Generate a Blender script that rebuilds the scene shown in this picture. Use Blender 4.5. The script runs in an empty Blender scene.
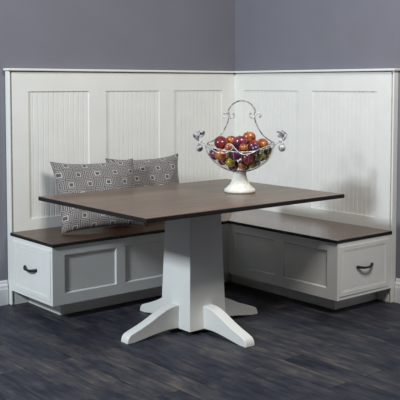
import bpy, bmesh, math, random
from mathutils import Vector, Matrix, noise
random.seed(7)
S = bpy.context.scene
C = S.collection

# ---------------------------------------------------------------- camera
YAW, PITCH, F = 0.6926, 0.0636, 849.4
cam = bpy.data.cameras.new('camera')
co = bpy.data.objects.new('camera', cam); C.objects.link(co)
co.location = (-4.4031, -4.8869, 1.4106)
co.rotation_euler = (math.pi/2 - PITCH, 0, -YAW)
cam.sensor_fit = 'HORIZONTAL'; cam.sensor_width = 36
cam.lens = F/400*36
cam.shift_y = -62/400
cam.clip_end = 50
S.camera = co

# ---------------------------------------------------------------- light
w = bpy.data.worlds.new('world'); S.world = w; w.use_nodes = True
bg = w.node_tree.nodes['Background']
bg.inputs[0].default_value = (1.0, 0.97, 0.90, 1); bg.inputs[1].default_value = 0.062

def area(name, loc, target, sx, sy, power, col):
    l = bpy.data.lights.new(name, 'AREA'); l.shape = 'RECTANGLE'
    l.size = sx; l.size_y = sy; l.energy = power; l.color = col
    o = bpy.data.objects.new(name, l); C.objects.link(o); o.location = loc
    o.rotation_euler = (Vector(target)-Vector(loc)).to_track_quat('-Z', 'Y').to_euler()
    return o
area('key_light', (-5.45, -1.32, 2.72), (-1.0, -1.0, 0.8), 0.46, 0.46, 176, (0.82, 0.92, 1.0))
area('ceiling_light', (-1.6, -3.2, 3.15), (-1.2, -0.5, 0.9), 1.1, 0.8, 81, (1.0, 0.98, 0.94))

vs = S.view_settings
S.display_settings.display_device = 'sRGB'
vs.view_transform = 'Standard'; vs.look = 'None'; vs.gamma = 1; vs.exposure = 0.0
vs.use_curve_mapping = False

# ---------------------------------------------------------------- materials
class NT:
    def __init__(s, name):
        s.m = bpy.data.materials.new(name); s.m.use_nodes = True
        s.t = s.m.node_tree; s.b = s.t.nodes['Principled BSDF']
    def n(s, kind, **kw):
        x = s.t.nodes.new(kind)
        for k, v in kw.items(): setattr(x, k, v)
        return x
    def l(s, a, b): s.t.links.new(a, b)
    def math(s, op, a, b=None, c=None):
        x = s.n('ShaderNodeMath', operation=op)
        for i, v in enumerate((a, b, c)):
            if v is None: continue
            if isinstance(v, (int, float)): x.inputs[i].default_value = v
            else: s.l(v, x.inputs[i])
        return x.outputs[0]
    def ramp(s, fac, stops):
        r = s.n('ShaderNodeValToRGB'); e = r.color_ramp.elements
        while len(e) < len(stops): e.new(0.5)
        for q, (p, c) in zip(e, stops): q.position = p; q.color = (*c, 1)
        s.l(fac, r.inputs[0]); return r.outputs[0]
    def noise(s, scale, detail=3, vec=None, rough=0.5):
        x = s.n('ShaderNodeTexNoise'); x.inputs['Scale'].default_value = scale
        x.inputs['Detail'].default_value = detail; x.inputs['Roughness'].default_value = rough
        if vec is not None: s.l(vec, x.inputs['Vector'])
        return x.outputs['Fac']
    def coord(s, kind='Object', scale=(1, 1, 1), rot=(0, 0, 0)):
        t = s.n('ShaderNodeTexCoord'); mp = s.n('ShaderNodeMapping')
        mp.inputs['Scale'].default_value = scale; mp.inputs['Rotation'].default_value = rot
        s.l(t.outputs[kind], mp.inputs[0]); return mp.outputs[0]
    def bump(s, h, strength, dist=0.002):
        x = s.n('ShaderNodeBump'); x.inputs['Strength'].default_value = strength
        x.inputs['Distance'].default_value = dist
        s.l(h, x.inputs['Height']); s.l(x.outputs[0], s.b.inputs['Normal'])
    def set(s, **kw):
        for k, v in kw.items(): s.b.inputs[k.replace('_', ' ')].default_value = v
        return s

def plain(name, c1, c2, scale, rough, metal=0, bump=0, detail=3):
    t = NT(name); v = t.coord()
    f = t.noise(scale, detail, v)
    t.l(t.ramp(f, [(0.35, c1), (0.65, c2)]), t.b.inputs['Base Color'])
    t.set(Roughness=rough, Metallic=metal)
    if bump: t.bump(f, bump)
    return t.m

M = {}
M['paint'] = plain('white_paint', (0.755, 0.750, 0.715), (0.785, 0.780, 0.745), 6, 0.42)
M['wall'] = plain('grey_wall_paint', (0.168, 0.166, 0.197), (0.176, 0.174, 0.206), 5, 0.75, bump=0.05)
M['trim'] = plain('white_trim_paint', (0.78, 0.79, 0.80), (0.80, 0.81, 0.82), 6, 0.35)
M['iron'] = plain('black_iron', (0.012, 0.011, 0.011), (0.022, 0.02, 0.019), 60, 0.55, metal=0.2)
M['edge'] = plain('dark_edge_stain', (0.008, 0.006, 0.006), (0.014, 0.010, 0.009), 30, 0.4)
M['stone'] = plain('whitewashed_wood', (0.70, 0.67, 0.59), (0.86, 0.84, 0.78), 35, 0.7, bump=0.3)
M['wire'] = plain('distressed_wire', (0.075, 0.06, 0.055), (0.55, 0.53, 0.52), 60, 0.45, metal=0.35, detail=5)
M['wire_white'] = plain('worn_white_wire', (0.22, 0.19, 0.19), (0.86, 0.86, 0.88), 70, 0.45, metal=0.2, detail=5)
M['leafiron'] = plain('distressed_leaf_iron', (0.025, 0.025, 0.028), (0.65, 0.65, 0.68), 32, 0.5, metal=0.2, detail=5)

def wood(name, dark, mid, light, axis, rough, coat=0.45):
    t = NT(name)
    sc = (1.2, 22, 6) if axis == 'x' else (22, 1.2, 6)
    v = t.coord('Object', sc)
    f = t.noise(2.2, 6, v, 0.6)
    v2 = t.coord('Object', (0.6, 7.5, 1) if axis == 'x' else (7.5, 0.6, 1))
    f2 = t.noise(1.0, 2, v2)
    a = t.math('ADD', t.math('MULTIPLY', f, 0.6), t.math('MULTIPLY', f2, 0.4))
    t.l(t.ramp(a, [(0.36, dark), (0.5, mid), (0.66, light)]), t.b.inputs['Base Color'])
    t.set(Roughness=rough); t.b.inputs['Coat Weight'].default_value = coat
    t.b.inputs['Specular IOR Level'].default_value = 0.25
    t.b.inputs['Coat Roughness'].default_value = 0.14
    t.bump(f, 0.08, 0.001)
    return t.m
M['table_wood'] = wood('stained_tabletop_wood', (0.052, 0.024, 0.012), (0.100, 0.051, 0.028), (0.17, 0.096, 0.056), 'x', 0.36, 0.22)
M['seat_wood_x'] = wood('stained_seat_wood', (0.036, 0.013, 0.006), (0.075, 0.030, 0.014), (0.14, 0.060, 0.026), 'x', 0.30, 0.2)
M['seat_wood_y'] = wood('stained_seat_wood_turned', (0.040, 0.014, 0.007), (0.080, 0.031, 0.015), (0.15, 0.062, 0.027), 'y', 0.22, 0.5)

def floor_mat():
    t = NT('dark_plank_floor')
    v = t.coord('Object', (1, 1, 1), (0, 0, math.pi/2))
    br = t.n('ShaderNodeTexBrick'); br.offset = 0.37; br.offset_frequency = 2
    t.l(v, br.inputs['Vector'])
    br.inputs['Color1'].default_value = (0, 0, 0, 1); br.inputs['Color2'].default_value = (1, 1, 1, 1)
    br.inputs['Mortar'].default_value = (0.5, 0.5, 0.5, 1)
    br.inputs['Scale'].default_value = 1; br.inputs['Mortar Size'].default_value = 0.0022
    br.inputs['Mortar Smooth'].default_value = 0.3; br.inputs['Bias'].default_value = 0
    br.inputs['Brick Width'].default_value = 1.15; br.inputs['Row Height'].default_value = 0.135
    sep = t.n('ShaderNodeSeparateColor'); t.l(br.outputs['Color'], sep.inputs[0])
    tone = sep.outputs[0]
    # grain, stretched along the planks (y), shifted per plank
    tc = t.n('ShaderNodeTexCoord'); comb = t.n('ShaderNodeCombineXYZ')
    t.l(t.math('MULTIPLY', tone, 17.0), comb.inputs[2])
    vm = t.n('ShaderNodeVectorMath', operation='MULTIPLY'); t.l(tc.outputs['Object'], vm.inputs[0])
    vm.inputs[1].default_value = (20, 3.2, 1)
    va = t.n('ShaderNodeVectorMath', operation='ADD'); t.l(vm.outputs[0], va.inputs[0]); t.l(comb.outputs[0], va.inputs[1])
    g = t.noise(1.6, 7, va.outputs[0], 0.65)
    vm2 = t.n('ShaderNodeVectorMath', operation='MULTIPLY'); t.l(tc.outputs['Object'], vm2.inputs[0])
    vm2.inputs[1].default_value = (8, 4.2, 1)
    vb = t.n('ShaderNodeVectorMath', operation='ADD'); t.l(vm2.outputs[0], vb.inputs[0]); t.l(comb.outputs[0], vb.inputs[1])
    g2 = t.noise(1.0, 4, vb.outputs[0], 0.6)
    a = t.math('ADD', t.math('MULTIPLY', g, 0.55), t.math('ADD', t.math('MULTIPLY', g2, 0.45), t.math('MULTIPLY', t.math('SUBTRACT', tone, 0.5), 0.10)))
    col = t.ramp(a, [(0.34, (0.007, 0.009, 0.018)), (0.46, (0.024, 0.027, 0.040)), (0.56, (0.052, 0.050, 0.056)), (0.72, (0.14, 0.112, 0.090))])
    mx = t.n('ShaderNodeMix', data_type='RGBA'); t.l(br.outputs['Fac'], mx.inputs[0])
    t.l(col, mx.inputs[6]); mx.inputs[7].default_value = (0.006, 0.006, 0.008, 1)
    t.l(mx.outputs[2], t.b.inputs['Base Color'])
    t.set(Roughness=0.55); t.b.inputs['Specular IOR Level'].default_value = 0.3
    h = t.math('SUBTRACT', g, t.math('MULTIPLY', br.outputs['Fac'], 1.5)); t.bump(h, 0.25, 0.0015)
    return t.m
M['floor'] = floor_mat()

def pillow_mat():
    t = NT('maze_print_fabric')
    uv = t.n('ShaderNodeTexCoord'); sp = t.n('ShaderNodeSeparateXYZ'); t.l(uv.outputs['UV'], sp.inputs[0])
    def cheb(off):
        r = []
        for k, sz in ((0, 0.82), (1, 0.92)):
            q = t.math('ADD', t.math('MULTIPLY', sp.outputs[k], 1.0/(0.155*sz)), off)
            r.append(t.math('ABSOLUTE', t.math('SUBTRACT', t.math('FRACT', q), 0.5)))
        return t.math('MAXIMUM', t.math('MULTIPLY', r[0], 0.92), t.math('MULTIPLY', r[1], 1.08))
    d = t.math('MINIMUM', cheb(0.0), cheb(0.5))
    # rings of light line every 1/11 of a period; the innermost square is solid dark
    ring = t.math('FRACT', t.math('MULTIPLY', t.math('SUBTRACT', d, 0.09), 11.5))
    line = t.math('MULTIPLY', t.math('LESS_THAN', ring, 0.5), t.math('GREATER_THAN', d, 0.09))
    wv = t.noise(260, 2, t.coord('UV'))
    mx = t.n('ShaderNodeMix', data_type='RGBA'); t.l(line, mx.inputs[0])
    mx.inputs[6].default_value = (0.095, 0.082, 0.085, 1); 
    m3 = t.n('ShaderNodeMix', data_type='RGBA'); t.l(t.math('LESS_THAN', d, 0.145), m3.inputs[0])
    m3.inputs[6].default_value = (0.33, 0.305, 0.29, 1); m3.inputs[7].default_value = (0.52, 0.49, 0.46, 1)
    t.l(m3.outputs[2], mx.inputs[7])
    m2 = t.n('ShaderNodeMix', data_type='RGBA', blend_type='MULTIPLY'); m2.inputs[0].default_value = 0.5
    t.l(mx.outputs[2], m2.inputs[6]); t.l(t.ramp(wv, [(0.3, (0.6, 0.6, 0.6)), (0.7, (1, 1, 1))]), m2.inputs[7])
    t.l(m2.outputs[2], t.b.inputs['Base Color'])
    t.set(Roughness=0.9); t.b.inputs['Sheen Weight'].default_value = 0.2
    t.bump(wv, 0.3, 0.001)
    return t.m
M['pillow'] = pillow_mat()
M['piping'] = plain('taupe_piping', (0.13, 0.105, 0.095), (0.19, 0.16, 0.145), 200, 0.9)

def fruit_mat(name, a, b, c):
    t = NT(name); v = t.coord('Object')
    f = t.noise(22, 4, v, 0.6)
    t.l(t.ramp(f, [(0.36, a), (0.5, b), (0.66, c)]), t.b.inputs['Base Color'])
    t.set(Roughness=0.3); t.b.inputs['Coat Weight'].default_value = 0.4; t.b.inputs['Coat Roughness'].default_value = 0.15
    return t.m
FR = {
 'red': fruit_mat('red_skin', (0.09, 0.010, 0.018), (0.20, 0.025, 0.032), (0.36, 0.075, 0.045)),
 'plum': fruit_mat('plum_skin', (0.06, 0.010, 0.022), (0.15, 0.020, 0.045), (0.26, 0.045, 0.05)),
 'orange': fruit_mat('orange_skin', (0.18, 0.025, 0.02), (0.38, 0.095, 0.022), (0.52, 0.20, 0.04)),
 'yellow': fruit_mat('yellow_green_skin', (0.13, 0.12, 0.015), (0.40, 0.30, 0.03), (0.62, 0.45, 0.06)),
 'green': fruit_mat('dark_green_skin', (0.02, 0.03, 0.012), (0.09, 0.10, 0.02), (0.26, 0.22, 0.035)),
 'purple': fruit_mat('purple_skin', (0.025, 0.008, 0.03), (0.07, 0.015, 0.06), (0.14, 0.03, 0.08)),
}
M['stem'] = plain('fruit_stem', (0.05, 0.03, 0.015), (0.09, 0.05, 0.03), 80, 0.8)

# ---------------------------------------------------------------- mesh helpers
def link(name, bm, mat, parent=None, smooth=False, bevel=0, seg=2):
    me = bpy.data.meshes.new(name)
    bmesh.ops.recalc_face_normals(bm, faces=bm.faces)
    bm.to_mesh(me); bm.free()
    mats = mat if isinstance(mat, (list, tuple)) else [mat]
    for m in mats: me.materials.append(m)
    o = bpy.data.objects.new(name, me); C.objects.link(o)
    if parent: o.parent = parent
    if smooth:
        for p in me.polygons: p.use_smooth = True
    if bevel:
        md = o.modifiers.new('bevel', 'BEVEL'); md.width = bevel; md.segments = seg; md.limit_method = 'ANGLE'
        md.angle_limit = math.radians(40); md.harden_normals = False
    return o

def box(bm, x0, x1, y0, y1, z0, z1):
    v = [bm.verts.new(p) for p in ((x0,y0,z0),(x1,y0,z0),(x1,y1,z0),(x0,y1,z0),(x0,y0,z1),(x1,y0,z1),(x1,y1,z1),(x0,y1,z1))]
    for f in ((0,3,2,1),(4,5,6,7),(0,1,5,4),(1,2,6,5),(2,3,7,6),(3,0,4,7)): bm.faces.new([v[i] for i in f])

def prism(bm, pts, z0, z1, mat_side=None):
    a = [bm.verts.new((x, y, z0)) for x, y in pts]; b = [bm.verts.new((x, y, z1)) for x, y in pts]
    n = len(pts); bm.faces.new(a[::-1]); bm.faces.new(b)
    for i in range(n):
        f = bm.faces.new((a[i], a[(i+1) % n], b[(i+1) % n], b[i]))
        if mat_side is not None: f.material_index = mat_side

def tube(bm, path, rad, n=8, cap=True):
    P = [Vector(p) for p in path]; rs = rad if isinstance(rad, (list, tuple)) else [rad]*len(P)
    rings = []; t0 = (P[1]-P[0]).normalized()
    up = Vector((0, 0, 1)) if abs(t0.z) < 0.9 else Vector((1, 0, 0))
    nrm = t0.cross(up).normalized()
    for i, p in enumerate(P):
        t = (P[min(i+1, len(P)-1)]-P[max(i-1, 0)]).normalized()
        nrm = (nrm - t*nrm.dot(t)).normalized(); bn = t.cross(nrm)
        rings.append([bm.verts.new(p + (nrm*math.cos(2*math.pi*k/n) + bn*math.sin(2*math.pi*k/n))*rs[i]) for k in range(n)])
    for a, b in zip(rings, rings[1:]):
        for k in range(n): bm.faces.new((a[k], a[(k+1) % n], b[(k+1) % n], b[k]))
    if cap: bm.faces.new(rings[0][::-1]); bm.faces.new(rings[-1])

def lathe(bm, prof, n=40, c=(0, 0, 0)):
    rings = []
    for r, z in prof:
        if r < 1e-5: rings.append([bm.verts.new((c[0], c[1], c[2]+z))])
        else: rings.append([bm.verts.new((c[0]+r*math.cos(2*math.pi*k/n), c[1]+r*math.sin(2*math.pi*k/n), c[2]+z)) for k in range(n)])
    for a, b in zip(rings, rings[1:]):
        for k in range(n):
            q = [a[k % len(a)], a[(k+1) % len(a)], b[(k+1) % len(b)], b[k % len(b)]]
            u = []
            for v in q:
                if v not in u: u.append(v)
            if len(u) > 2: bm.faces.new(u)

def spline(pts, sub=8):
    P = [Vector(p) for p in pts]; out = []
    for i in range(len(P)-1):
        p0 = P[max(i-1, 0)]; p1 = P[i]; p2 = P[i+1]; p3 = P[min(i+2, len(P)-1)]
        for k in range(sub):
            t = k/sub
            out.append(0.5*((2*p1)+(p2-p0)*t+(2*p0-5*p1+4*p2-p3)*t*t+(3*p1-p0-3*p2+p3)*t**3))
    out.append(P[-1]); return out

def thing(name, label, cat, loc=(0, 0, 0), rz=0, group=None):
    o = bpy.data.objects.new(name, None); C.objects.link(o); o.empty_display_size = 0.05
    o.location = loc; o.rotation_euler = (0, 0, rz); o['label'] = label; o['category'] = cat
    if group: o['group'] = group
    return o
def struct(name, bm, mat, **k):
    o = link(name, bm, mat, **k); o['kind'] = 'structure'; return o

# ---------------------------------------------------------------- room shell
WT = 0.042            # how far the panelling stands off the wall
bm = bmesh.new(); box(bm, -6.5, 0.20, -6.5, 0.20, -0.05, 0); struct('floor', bm, M['floor'])
bm = bmesh.new(); box(bm, -6.5, WT+0.12, WT, WT+0.12, 0, 2.75); struct('wall_left', bm, M['wall'])
bm = bmesh.new(); box(bm, WT, WT+0.12, -6.5, WT, 0, 2.75); struct('wall_right', bm, M['wall'])
BP = [(0, 0), (0.016, 0), (0.016, 0.10), (0.013, 0.108), (0.013, 0.125), (0.007, 0.135), (0.007, 0.15), (0.004, 0.157), (0, 0.157)]
def baseboard(name, a, b, along):
    bm = bmesh.new(); R = []
    for s in (a, b):
        R.append([bm.verts.new((s, WT-d, z) if along == 'x' else (WT-d, s, z)) for d, z in BP])
    n = len(BP)
    for i in range(n): bm.faces.new((R[0][i], R[0][(i+1) % n], R[1][(i+1) % n], R[1][i]))
    bm.faces.new(R[0]); bm.faces.new(R[1])
    struct(name, bm, M['trim'])
baseboard('baseboard_left', -6.5, -1.921, 'x')
baseboard('baseboard_right', -6.5, -1.521, 'y')

# ---------------------------------------------------------------- panelled bench backs
# built in a local frame: s along the wall from the corner, d out of the wall, z up
H = 1.493; T = 0.024; RAIL_T = 1.362; RAIL_B = 0.54
def bench_back(side, L, panels, label):
    left = side == 'left'
    def W(s, d, z): return (-s, -d, z) if left else (-d, -s, z)
    def sbox(bm, s0, s1, d0, d1, z0, z1):
        a = W(s0, d0, z0); b = W(s1, d1, z1)
        box(bm, min(a[0], b[0]), max(a[0], b[0]), min(a[1], b[1]), max(a[1], b[1]), z0, z1)
    t = thing('bench_back', label, 'bench back', (0, 0, 0), 0)
    s_start = 0.0 if left else 0.0
    END = L-0.024
    bm = bmesh.new()
    s_prev = s_start
    # stiles
    edges = [s_start] + [e for p in panels for e in p] + [END]
    for i in range(0, len(edges), 2): sbox(bm, edges[i], edges[i+1], -0.018, 0, 0.0, H-0.006)
    for a, b in panels:
        sbox(bm, a, b, -0.018, 0, RAIL_T, H-0.006); sbox(bm, a, b, -0.018, 0, 0.0, RAIL_B)
    bmesh.ops.remove_doubles(bm, verts=bm.verts, dist=1e-5)
    link('frame', bm, M['paint'], t)
    bm = bmesh.new(); sbox(bm, s_start, L-0.004, -WT+0.001, -0.0185, 0, H); link('backing_board', bm, M['paint'], t)
    for a, b in panels:
        # beadboard: grooved sheet with real grooves
        bm = bmesh.new(); n = round((b-a)/0.0385); pitch = (b-a)/n; prof = [(a, -0.0070)]
        for k in range(1, n):
            c = a+k*pitch
            prof += [(c-0.0032, -0.0070), (c, -0.0110), (c+0.0032, -0.0070)]
        prof.append((b, -0.0070))
        lo = [bm.verts.new(W(s, d, RAIL_B)) for s, d in prof]; hi = [bm.verts.new(W(s, d, RAIL_T)) for s, d in prof]
        for i in range(len(prof)-1): bm.faces.new((lo[i], lo[i+1], hi[i+1], hi[i]))
        bl = [bm.verts.new(W(s, -0.0184, RAIL_B)) for s in (a, b)]; bh = [bm.verts.new(W(s, -0.0184, RAIL_T)) for s in (a, b)]
        bm.faces.new((bl[0], bl[1], bh[1], bh[0]))
        bm.faces.new([bl[0]]+lo+[bl[1]]); bm.faces.new([bh[0]]+hi+[bh[1]])
        bm.faces.new((bl[0], lo[0], hi[0], bh[0])); bm.faces.new((bl[1], lo[-1], hi[-1], bh[1]))
        link('beadboard_panel', bm, M['paint'], t)
    bm = bmesh.new(); sbox(bm, L-0.012, L, -WT+0.001, 0.004, 0, H); link('end_board', bm, M['paint'], t, bevel=0.002)
    # cap moulding with a small cove below
    bm = bmesh.new(); L2 = L+0.014; o = 0.022
    def cap(o, z0, z1, e):
        if left: pts = [(-(L+e), WT-0.001), (-(L+e), -o), (-o, -o), (WT-0.001, WT-0.001)]
        else: pts = [(WT-0.001, -(L+e)), (-o, -(L+e)), (-o, -o), (WT-0.001, WT-0.001)]
        prism(bm, pts, z0, z1)
    cap(0.022, H+0.001, H+0.016, 0.014); 
    link('cap_rail', bm, M['paint'], t, bevel=0.004)
    return t
LL, LR = 1.915, 1.515
bench_back('left', LL, [(0.13, 0.594), (0.726, 1.184), (1.32, 1.777)], 'tall white beadboard bench back with three panels, behind the two cushions on the left wall')
bench_back('right', LR, [(0.106, 0.672), (0.806, 1.374)], 'tall white beadboard bench back with two panels on the right wall, beside the fruit basket')

# ---------------------------------------------------------------- storage benches
SEAT = 0.469; ST = 0.020; BZ = 0.097; D = 0.527; TK = 0.41
def panel_front(bm, W, s0, s1, z0, z1, panels, depth_out, rec, pz0, pz1, body):
    """flat face at depth_out with recessed flat panels; returns nothing"""
    def q(a): bm.faces.new([bm.verts.new(W(*p)) for p in a])
    e = [s0]+[x for p in panels for x in p]+[s1]
    d = depth_out
    for i in range(0, len(e), 2): q([(e[i], d, z0), (e[i+1], d, z0), (e[i+1], d, z1), (e[i], d, z1)])
    for a, b in panels:
        q([(a, d, z0), (b, d, z0), (b, d, pz0), (a, d, pz0)]); q([(a, d, pz1), (b, d, pz1), (b, d, z1), (a, d, z1)])
        # bevelled sticking then recess
        k = 0.008
        q([(a, d, pz0), (b, d, pz0), (b-k, d-rec, pz0+k), (a+k, d-rec, pz0+k)])
        q([(a, d, pz1), (b, d, pz1), (b-k, d-rec, pz1-k), (a+k, d-rec, pz1-k)])
        q([(a, d, pz0), (a+k, d-rec, pz0+k), (a+k, d-rec, pz1-k), (a, d, pz1)])
        q([(b, d, pz0), (b-k, d-rec, pz0+k), (b-k, d-rec, pz1-k), (b, d, pz1)])

def bench(side, s_in, L, panels, label, drawer_label):
    left = side == 'left'
    def W(s, d, z): return (-s, -d, z) if left else (-d, -s, z)
    def sbox(bm, s0, s1, d0, d1, z0, z1):
        a = W(s0, d0, z0); b = W(s1, d1, z1)
        box(bm, min(a[0], b[0]), max(a[0], b[0]), min(a[1], b[1]), max(a[1], b[1]), z0, z1)
    t = thing('storage_bench', label, 'bench')
    z1 = SEAT-ST-0.0005
    # carcass: back part is a box, front face is panelled
    E = L
    bm = bmesh.new()
    s_b = 0.004 if left else 0.545
    sbox(bm, s_b, E, 0.006, D-0.022, BZ, z1)
    link('cabinet_body', bm, M['paint'], t)
    bm = bmesh.new()
    def q(a): bm.faces.new([bm.verts.new(W(*p)) for p in a])
    s_f = D+0.001
    panel_front(bm, W, s_f, E, BZ, z1, panels, D, 0.011, 0.162, 0.395, None)
    d = D
    db = D-0.0215
    q([(s_f, d, BZ), (E, d, BZ), (E, db, BZ), (s_f, db, BZ)]); q([(s_f, d, z1), (E, d, z1), (E, db, z1), (s_f, db, z1)])
    q([(s_f, d, BZ), (s_f, d, z1), (s_f, db, z1), (s_f, db, BZ)]); q([(E, d, BZ), (E, d, z1), (E, db, z1), (E, db, BZ)])
    q([(s_f, db, BZ), (E, db, BZ), (E, db, z1), (s_f, db, z1)])
    bmesh.ops.remove_doubles(bm, verts=bm.verts, dist=1e-5)
    link('front_panel', bm, M['paint'], t)
    for a_, b_ in panels:
        bm = bmesh.new(); sbox(bm, a_+0.0082, b_-0.0082, D-0.0212, D-0.0095, 0.1702, 0.3868)
        link('recessed_panel', bm, M['paint'], t)
    # toe kick set back under the cabinet
    bm = bmesh.new(); sbox(bm, (0.004 if left else 0.42), E-0.118, 0.006, TK, 0, BZ-0.0005)
    link('toe_kick', bm, M['paint'], t, bevel=0.0015)
    # seat top, mitred at the corner; top grain and dark edge
    o = 0.010; a = E+0.004; b = D+o
    pts = [(0.0058, 0.005), (a, 0.005), (a, b), (b+0.0004, b)]
    bm = bmesh.new()
    P = [W(s, dd, 0)[:2] for s, dd in pts]
    if not left: P = P[::-1]
    prism(bm, P, SEAT-ST, SEAT, 1)
    link('seat_top', bm, [M['seat_wood_x'] if left else M['seat_wood_y'], M['edge']], t, bevel=0.002)
    # end drawer: slab with stepped border, a bead line and a field
    dr0, dr1, dz0, dz1 = (0.040, 0.505, 0.118, 0.425)
    bm = bmesh.new()
    def ring(levels):
        R = []
        for ins, out in levels:
            R.append([bm.verts.new(W(E+out, y, z)) for y, z in ((dr0+ins, dz0+ins), (dr1-ins, dz0+ins), (dr1-ins, dz1-ins), (dr0+ins, dz1-ins))])
        for A, B in zip(R, R[1:]):
            for i in range(4): bm.faces.new((A[i], A[(i+1) % 4], B[(i+1) % 4], B[i]))
        bm.faces.new(R[-1]); bm.faces.new(R[0])
    ring([(0, 0.0005), (0, 0.0030), (0.0015, 0.0045), (0.026, 0.0045), (0.028, 0.0015), (0.030, 0.0015), (0.0315, 0.0030), (0.034, 0.0030), (0.036, 0.0015)])
    dr = link('drawer', bm, M['paint'], t)
    # bow handle
    c = (dr0+dr1)/2 + (-0.002 if left else 0.005); hw = 0.070; hz = 0.283
    bm = bmesh.new(); path = []
    for k in range(17):
        u = -1+k/8; path.append(W(E+0.005+0.026*(1-abs(u)**2.6), c+u*hw, hz-0.007*(1-u*u)))
    tube(bm, path, [0.0078-0.0012*math.cos(math.pi*(k-8)/8) for k in range(17)], 10)
    for u in (-1, 1):
        y = c+u*hw
        tube(bm, [W(E+0.0045, y, hz+0.001), W(E+0.010, y, hz+0.001), W(E+0.0145, y, hz)], [0.0085, 0.0085, 0.005], 12)
    link('handle', bm, M['iron'], dr, smooth=True)['label'] = 'black iron bow handle'
    return t
bench('left', 0, LL, [(0.600, 0.962), (1.030, 1.396), (1.462, 1.833)], 'white storage bench with dark seat along the left wall, under the two cushions', '')
bench('right', 0, LR, [(0.594, 0.980), (1.053, 1.430)], 'white storage bench with dark seat along the right wall, with nothing on it', '')

# ---------------------------------------------------------------- pedestal table
PX, PY = -1.3305, -1.1220
TZ = 0.771; LIFT = 0.024
TT = 0.023
tb = thing('dining_table', 'rectangular dark wood topped table on white tapered pedestal with four feet', 'table', (PX, PY, 0))
bm = bmesh.new(); hx, hy = 0.7135, 0.522
prism(bm, [(-hx, -hy), (hx, -hy), (hx, hy), (-hx, hy)], TZ-TT, TZ, 1)
link('tabletop', bm, [M['table_wood'], M['edge']], tb, bevel=0.0035, seg=3)
bm = bmesh.new()
rb, rt = 0.1347, 0.1114; n = 4
z1 = TZ-TT-0.0005
lo = [bm.verts.new((sx*rb, sy*rb, LIFT)) for sx, sy in ((-1,-1),(1,-1),(1,1),(-1,1))]
hi = [bm.verts.new((sx*rt, sy*rt, z1)) for sx, sy in ((-1,-1),(1,-1),(1,1),(-1,1))]
bm.faces.new(lo[::-1]); bm.faces.new(hi)
for i in range(4): bm.faces.new((lo[i], lo[(i+1)%4], hi[(i+1)%4], hi[i]))
link('pedestal', bm, M['paint'], tb, bevel=0.002)
top = spline([(0.120, 0, 0.154), (0.155, 0, 0.156), (0.20, 0, 0.149), (0.255, 0, 0.129), (0.32, 0, 0.099), (0.385, 0, 0.073), (0.435, 0, 0.056), (0.468, 0, 0.042), (0.482, 0, 0.022), (0.486, 0, 0.0)], 4)
bot = spline([(0.44, 0, 0.0), (0.38, 0, 0.008), (0.30, 0, 0.020), (0.21, 0, 0.028), (0.120, 0, 0.025)], 4)
outline = [(p.x, p.z) for p in top] + [(p.x, p.z) for p in bot]
for k in range(4):
    bm = bmesh.new(); R = Matrix.Rotation(k*math.pi/2, 3, 'Z')
    A = [bm.verts.new(R @ Vector((x, -0.033, z))) for x, z in outline]
    B = [bm.verts.new(R @ Vector((x, 0.033, z))) for x, z in outline]
    bm.faces.new(A); bm.faces.new(B[::-1]); m = len(outline)
    for i in range(m): bm.faces.new((A[i], A[(i+1) % m], B[(i+1) % m], B[i]))
    f = link('foot', bm, M['paint'], tb, bevel=0.004, seg=2)

# ---------------------------------------------------------------- cushions
def cushion(loc, w, h, th, yaw, lean, roll, label, seed, corners):
    t = thing('throw_pillow', label, 'pillow', loc, yaw, 'patterned cushions')
    N = 36; bm = bmesh.new(); uvl = bm.loops.layers.uv.new('UVMap')
    Rm = Matrix.Rotation(-lean, 3, 'X') @ Matrix.Rotation(roll, 3, 'Y')
    def P(i, j, side):
        u = -1+2*i/N; v = -1+2*j/N
        # sides bow in between the pointed corners
        bx = 1-0.040*(1-abs(v)**2.2); bz = 1-0.075*(1-abs(u)**2.2)
        k = corners[(1 if u > 0 else 0)+(2 if v > 0 else 0)]
        ear = (abs(u)*abs(v))**4
        x = u*w/2*bx*(1+k*ear); z = v*h/2*bz*(1+k*ear)
        q = max(0.0, (1-abs(u)**2.4))*max(0.0, (1-abs(v)**2.4))
        y = side*(th/2)*q**0.55
        nz = noise.noise(Vector((u*1.6+seed, v*1.6, side*0.7)))
        nz2 = noise.noise(Vector((u*4+seed, v*4, side)))
        y += (nz*0.028+nz2*0.008)*q**0.3*1.0
        if side < 0: y += -0.0
        p = Rm @ Vector((x, y, z))
        return p
    gf = {}
    for side in (-1, 1):
        for i in range(N+1):
            for j in range(N+1):
                if side == 1 and (i in (0, N) or j in (0, N)): gf[(1, i, j)] = gf[(-1, i, j)]
                else: gf[(side, i, j)] = bm.verts.new(P(i, j, side))
    for side in (-1, 1):
        for i in range(N):
            for j in range(N):
                ids = [(i, j), (i+1, j), (i+1, j+1), (i, j+1)]
                if side == 1: ids = ids[::-1]
                f = bm.faces.new([gf[(side, a, b)] for a, b in ids])
                for lp, (a, b) in zip(f.loops, ids): lp[uvl].uv = ((a/N-0.5)*w+seed*0.01, (b/N-0.5)*h)
    border = [gf[(-1, i, 0)].co.copy() for i in range(N)] + [gf[(-1, N, j)].co.copy() for j in range(N)] + \
             [gf[(-1, N-i, N)].co.copy() for i in range(N)] + [gf[(-1, 0, N-j)].co.copy() for j in range(N)]
    zmin = min(v.co.z for v in bm.verts)
    for v in bm.verts: v.co.z -= zmin
    link('cover', bm, M['pillow'], t, smooth=True)
    bm = bmesh.new()
    loop = [Vector((p.x, p.y, p.z-zmin+0.0)) for p in border]; loop = [p for k, p in enumerate(loop) if k % 2 == 0]; loop.append(loop[0])
    for p in loop: p.z = max(p.z, 0.0035)
    tube(bm, loop, 0.0024, 6, cap=False)
    link('piping', bm, M['piping'], t, smooth=True)
    return t
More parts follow.
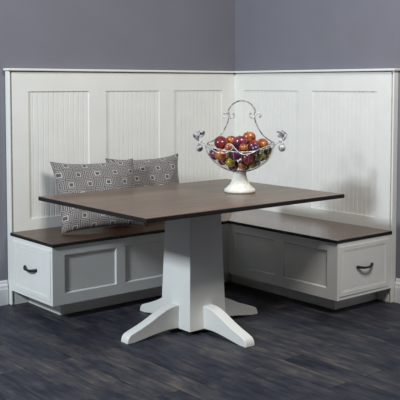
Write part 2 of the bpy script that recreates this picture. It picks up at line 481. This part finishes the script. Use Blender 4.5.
cushion((-1.405, -0.240, SEAT+0.001), 0.562, 0.460, 0.145, math.radians(-10), math.radians(22), math.radians(0), 'left one of two maze-patterned taupe pillows on the bench, in front of the other', 1.0, (0.02, 0.02, 0.05, 0.03))
cushion((-0.950, -0.150, SEAT+0.001), 0.555, 0.440, 0.13, math.radians(-6), math.radians(16), math.radians(0), 'right one of two maze-patterned taupe pillows on the bench, partly behind the other', 4.3, (0.02, 0.02, 0.04, 0.07))

# ---------------------------------------------------------------- fruit basket
BX, BY, BZt = -1.0250, -1.1855, TZ
bk = thing('wire_fruit_basket', 'footed wire fruit basket with tall scrolled handle standing on the table', 'basket', (BX, BY, BZt), -YAW)
bm = bmesh.new()
prof = [(0, 0.0005), (0.088, 0.0005), (0.092, 0.006), (0.092, 0.016), (0.088, 0.022), (0.080, 0.025), (0.076, 0.032), (0.063, 0.044), (0.052, 0.060), (0.044, 0.080), (0.040, 0.098), (0.037, 0.112), (0.040, 0.120), (0.040, 0.126), (0.030, 0.128), (0, 0.128)]
lathe(bm, prof); link('foot', bm, M['stone'], bk, smooth=True)['label'] = 'whitewashed turned foot'
RX, RY = 0.205, 0.185; ZB, ZR = 0.118, 0.268
def bowl(a, t):      # t 0 at the bottom, 1 at the rim
    k = math.sin(t*math.pi/2)**0.9
    rim = ZR + 0.020*math.cos(2*a)**3 if False else ZR + 0.016*math.cos(2*a)
    z = ZB+(rim-ZB)*(1-math.cos(t*math.pi/2))**0.85
    return Vector((RX*k*math.cos(a), RY*k*math.sin(a), z))
NW = 28
for k in range(NW):
    a = 2*math.pi*k/NW
    bm = bmesh.new(); tube(bm, [bowl(a, 0.10+0.90*i/14) for i in range(15)], 0.0013, 6)
    link('wire', bm, M['wire_white'] if k % 3 == 0 else M['wire'], bk, smooth=True)
def closed(fn, n=96):
    p = [fn(2*math.pi*k/n) for k in range(n)]; p.append(p[0]); return p
bm = bmesh.new(); tube(bm, closed(lambda a: bowl(a, 1.0)), 0.0030, 8, cap=False); link('rim', bm, M['wire_white'], bk, smooth=True)
bm = bmesh.new(); tube(bm, closed(lambda a: bowl(a, 0.10), 24), 0.003, 8, cap=False); link('base_ring', bm, M['wire'], bk, smooth=True)
# draped white scroll wire on the front and back of the bowl
def swag(sg):
    pts = []
    for x, dz in ((-0.200, 0.018), (-0.17, 0.0), (-0.135, -0.018), (-0.09, -0.018), (-0.055, 0.004), (-0.055, 0.028), (-0.075, 0.034), (-0.085, 0.018)): pts.append((x, dz))
    pts2 = [(-0.052, 0.030), (-0.035, 0.006), (0.0, -0.022), (0.045, -0.022), (0.09, -0.002), (0.14, 0.014), (0.195, 0.026)]
    bm = bmesh.new()
    for q in (pts, pts2):
        pp = []
        for x, dz in q:
            y = -sg*RY*1.03*math.sqrt(max(0, 1-(x/RX)**2)); pp.append((x, y, ZR+dz-0.004))
        tube(bm, spline(pp, 6), 0.0030, 7)
    link('scroll_wire', bm, M['wire_white'], bk, smooth=True)
swag(1); swag(-1)
# handle: two S-shaped sides and an arch
def spiral(cx, cz, r0, r1, a0, a1, n=16):
    return [(cx+(r0+(r1-r0)*k/n)*math.cos(a0+(a1-a0)*k/n), 0, cz+(r0+(r1-r0)*k/n)*math.sin(a0+(a1-a0)*k/n)) for k in range(n+1)]
bm = bmesh.new()
arch = spline([(-0.068, 0, 0.460), (-0.069, 0, 0.482), (-0.052, 0, 0.512), (-0.022, 0, 0.534), (0.010, 0, 0.541), (0.045, 0, 0.534), (0.071, 0, 0.514), (0.087, 0, 0.488), (0.090, 0, 0.470)], 6)
tube(bm, arch, 0.0038, 8)
link('handle_arch', bm, M['wire'], bk, smooth=True)
for sg, top in ((-1, (-0.068, 0.487)), (1, (0.090, 0.490))):
    xm = top[0]
    bm = bmesh.new()
    if sg < 0:
        P = [(-0.068, 0, 0.480), (-0.066, 0, 0.450), (-0.070, 0, 0.425), (-0.083, 0, 0.390), (-0.105, 0, 0.352), (-0.135, 0, 0.322), (-0.160, 0, 0.304), (-0.180, 0, 0.296), (-0.200, 0, 0.284)]
    else:
        P = [(0.090, 0, 0.485), (0.086, 0, 0.455), (0.089, 0, 0.425), (0.104, 0, 0.388), (0.126, 0, 0.350), (0.153, 0, 0.322), (0.180, 0, 0.304), (0.198, 0, 0.297), (0.206, 0, 0.284)]
    tube(bm, spline(P, 6), 0.0038, 8); link('handle_side', bm, M['wire'], bk, smooth=True)
    # curls either side of the junction
    for d in (-1, 1):
        bm = bmesh.new(); inner = (d != sg)
        if inner: pts = spiral(xm+d*0.021, 0.458, 0.022, 0.008, math.pi if d > 0 else 0.0, (math.pi if d > 0 else 0.0) + d*math.pi*1.45)
        else: pts = spiral(xm+d*0.019, 0.452, 0.021, 0.008, math.pi if d > 0 else 0.0, (math.pi if d > 0 else 0.0) - d*math.pi*1.45)
        tube(bm, pts, [0.0050]*17, 8)
        link('curl', bm, M['wire_white'], bk, smooth=True)
    # outer ornament: white stem sweeping up with a leaf tip, ball curl beneath
    ox = -0.192 if sg < 0 else 0.200
    bm = bmesh.new()
    tube(bm, spline([(ox+sg*-0.006, 0, 0.262), (ox+sg*0.012, 0, 0.288), (ox+sg*0.030, 0, 0.300), (ox+sg*0.050, 0, 0.308), (ox+sg*0.062, 0, 0.325), (ox+sg*0.058, 0, 0.345), (ox+sg*0.044, 0, 0.356), (ox+sg*0.030, 0, 0.352)], 6),
         [0.003]*0 or 0.0048, 8)
    link('scroll_arm', bm, M['wire_white'], bk, smooth=True)
    # leaf: cupped blade
    def leaf(cx, cz, L, Wd, ang, bend, tw):
        bm = bmesh.new(); nu, nv = 10, 6; rows = []
        for i in range(nu+1):
            u = i/nu; wd = Wd*math.sin(math.pi*min(1, u*0.95+0.03))**0.8
            rows.append([])
            for j in range(nv+1):
                v = -1+2*j/nv
                x = u*L; y = v*wd; z = bend*math.sin(u*math.pi)*L + 0.35*wd*(v*v)
                ca, sa = math.cos(ang), math.sin(ang)
                p = Vector((x, y, z)); p = Matrix.Rotation(tw, 3, 'X') @ p
                rows[-1].append(Vector((cx+p.x*ca-p.z*sa, p.y, cz+p.x*sa+p.z*ca)))
        vs = [[bm.verts.new(p) for p in r] for r in rows]
        for i in range(nu):
            for j in range(nv): bm.faces.new((vs[i][j], vs[i+1][j], vs[i+1][j+1], vs[i][j+1]))
        o = link('leaf', bm, M['leafiron'], bk, smooth=True)
        md = o.modifiers.new('solid', 'SOLIDIFY'); md.thickness = 0.0022
        return o
    lx = ox+sg*0.045
    leaf(lx+sg*0.012, 0.305, 0.062, 0.022, math.pi/2 + sg*0.15, -sg*0.35, 1.0)
    leaf(lx+sg*0.012, 0.330, 0.050, 0.018, math.pi/2 + sg*0.95, sg*0.25, 1.4)
    leaf(lx+sg*0.010, 0.318, 0.034, 0.013, math.pi/2 - sg*0.7, sg*0.2, 1.2)
    # ball curl
    bm = bmesh.new(); bmesh.ops.create_uvsphere(bm, u_segments=18, v_segments=12, radius=0.022)
    bmesh.ops.translate(bm, verts=bm.verts, vec=(ox+sg*0.048, 0, 0.262))
    link('finial', bm, M['leafiron'], bk, smooth=True)
    bm = bmesh.new(); tube(bm, spiral(ox+sg*0.036, 0.266, 0.030, 0.024, math.pi*0.5 if sg > 0 else math.pi*0.5, math.pi*0.5 - sg*math.pi*0.9), 0.0038, 7)
    link('curl', bm, M['wire_white'], bk, smooth=True)

# ---------------------------------------------------------------- fruit in the basket
def fruit_mesh(name, seed, squash):
    bm = bmesh.new()
    prof = []
    for k in range(19):
        a = -math.pi/2+math.pi*k/18
        r = math.cos(a); z = math.sin(a)
        rr = r*(1+0.06*math.sin(a))
        zz = z*squash - 0.16*math.exp(-(r/0.28)**2)*(1 if z > 0 else -0.7)
        prof.append((rr if r > 1e-6 else 0, zz))
    lathe(bm, prof, 24)
    for v in bm.verts:
        v.co *= 1+0.05*noise.noise(v.co*1.2+Vector((seed, 0, 0)))
    me = bpy.data.meshes.new(name); bmesh.ops.recalc_face_normals(bm, faces=bm.faces)
    bm.to_mesh(me); bm.free()
    for p in me.polygons: p.use_smooth = True
    return me
right = Vector((math.cos(YAW), -math.sin(YAW), 0)); fwd = Vector((math.sin(YAW), math.cos(YAW), 0))
def fruit(kind, px, dep, z, r, skin, rot, label, stem=False):
    me = fruit_mesh(kind, random.random()*9, 0.90); me.materials.append(FR[skin])
    o = bpy.data.objects.new(kind, me); C.objects.link(o)
    o.location = Vector((BX, BY, BZt+z))+right*px+fwd*dep
    for v in me.vertices: v.co *= r
    o.rotation_euler = rot
    o['label'] = label; o['category'] = 'fruit'; o['group'] = 'fruit in the wire basket'
    if stem:
        bm = bmesh.new(); tube(bm, [(0, 0, r*0.62), (0.001, 0, r*0.85), (0.004, 0, r*1.1)], [0.0012, 0.001, 0.0016], 6)
        link('stem', bm, M['stem'], o, smooth=True)
    return o
# (kind, across, depth (+ away), height, radius, skin, rotation, label)
FL = [
 ('apple', -0.1138, -0.0461, 0.2956, 0.041, 'red', (0.5, -0.3, 0), 'dark red apple at the left end of the heap, above the rim'),
 ('apple', -0.0503, -0.0029, 0.3035, 0.034, 'orange', (0.2, 0.4, 1), 'orange fruit in the heap between the left red one and the large plum-coloured one', ),
 ('apple', -0.0022, -0.0669, 0.2974, 0.044, 'plum', (0.3, 0.2, 2), 'large plum-coloured apple at the front middle of the heap, above the rim'),
 ('apple', 0.0550, 0.0300, 0.3180, 0.042, 'orange', (0.5, -0.2, 3), 'orange and red apple topmost at the back of the heap'),
 ('apple', 0.0775, -0.0522, 0.2776, 0.037, 'red', (0.8, 0.3, 4), 'reddish apple right of the large plum-coloured one, at the rim'),
 ('apple', 0.1335, -0.0060, 0.2864, 0.0340, 'orange', (0.3, 0.5, 5), 'orange fruit at the right end of the heap, above the rim'),
 ('apple', -0.1152, -0.0906, 0.2287, 0.037, 'orange', (1.0, 0.1, 1), 'orange fruit seen through the wires under the left dark red apple'),
 ('apple', -0.0346, -0.1335, 0.2333, 0.036, 'purple', (1.2, 0.1, 2), 'purple fruit seen through the front wires left of centre'),
 ('apple', -0.0418, -0.0291, 0.1641, 0.036, 'purple', (1.1, 0.5, 1), 'dark purple fruit low in the middle of the basket behind the yellow-green one'),
 ('apple', 0.0376, -0.1176, 0.2147, 0.038, 'red', (1.0, 0.6, 6), 'red fruit seen through the front wires just right of centre'),
 ('apple', 0.1099, -0.0910, 0.2219, 0.036, 'green', (0.4, 0.8, 2), 'dark green fruit seen through the wires on the right'),
 ('apple', 0.0276, -0.0104, 0.1600, 0.034, 'plum', (0.2, 0.4, 6), 'plum-coloured fruit lowest in the basket, right of the yellow-green one'),
 ('apple', 0.1420, 0.0226, 0.2193, 0.033, 'green', (0.7, 0.1, 6), 'dark green fruit behind the wires at the far right of the basket'),
 ('apple', -0.1494, 0.0042, 0.2242, 0.035, 'plum', (0.2, 0.9, 6), 'plum-coloured fruit behind the wires at the far left of the basket'),
 ('apple', -0.0300, 0.0700, 0.2880, 0.038, 'red', (0.2, 0.9, 6), 'red fruit at the back of the heap, left of the topmost one'),
 ('apple', 0.0850, 0.0850, 0.2300, 0.038, 'plum', (0.2, 0.4, 1), 'plum-coloured fruit buried at the back of the basket on the right'),
 ('apple', -0.0700, 0.0700, 0.2000, 0.038, 'yellow', (0.2, 0.4, 1), 'yellow fruit buried at the back of the basket on the left'),
 ('apple', 0.0100, 0.0200, 0.2320, 0.038, 'orange', (0.2, 0.4, 1), 'orange fruit buried in the middle of the basket'),
 ('pear', -0.0600, -0.0905, 0.1874, 0.030, 'yellow', (2.1, 0.5, 3), 'yellow-green fruit low behind the front wires, left of the basket foot'),
 ('apple', 0.0814, -0.1330, 0.2670, 0.030, 'purple', (2.2, 0.5, 4), 'small dark purple fruit at the front rim below the reddish right-hand apple'),
 ('apple', 0.0144, -0.1332, 0.2743, 0.026, 'orange', (0.3, 0.5, 0), 'smallest orange fruit tucked below the large plum-coloured apple'),
 ('apple', 0.0703, -0.0596, 0.1750, 0.030, 'green', (0.4, 0.5, 1), 'dark green fruit low on the right, near the bottom of the basket'),
 ('apple', -0.1010, -0.0330, 0.1890, 0.029, 'red', (0.5, 0.5, 2), 'dark red fruit low on the left, near the bottom of the basket'),
 ('apple', 0.1597, -0.0570, 0.2511, 0.029, 'green', (0.6, 0.5, 3), 'small dark green fruit at the right rim, below the orange end fruit'),
 ('apple', -0.0685, -0.0970, 0.2732, 0.026, 'orange', (0.7, 0.5, 4), 'small orange fruit at the rim between the red and plum-coloured apples'),
 ('apple', 0.0095, -0.0733, 0.1683, 0.029, 'orange', (0.8, 0.5, 0), 'orange fruit just above the basket foot, behind the front wires'),
 ('apple', 0.0950, -0.0028, 0.1800, 0.028, 'purple', (0.9, 0.5, 1), 'dark purple fruit low on the right, behind the green one'),
]
for i, f in enumerate(FL):
    k, px, dp, z, r, sk, rot, lab = f
    fruit('apple' if k == 'apple' else 'pear', px, dp, z, r, sk, rot, lab, stem=(i in (0, 2, 3)))
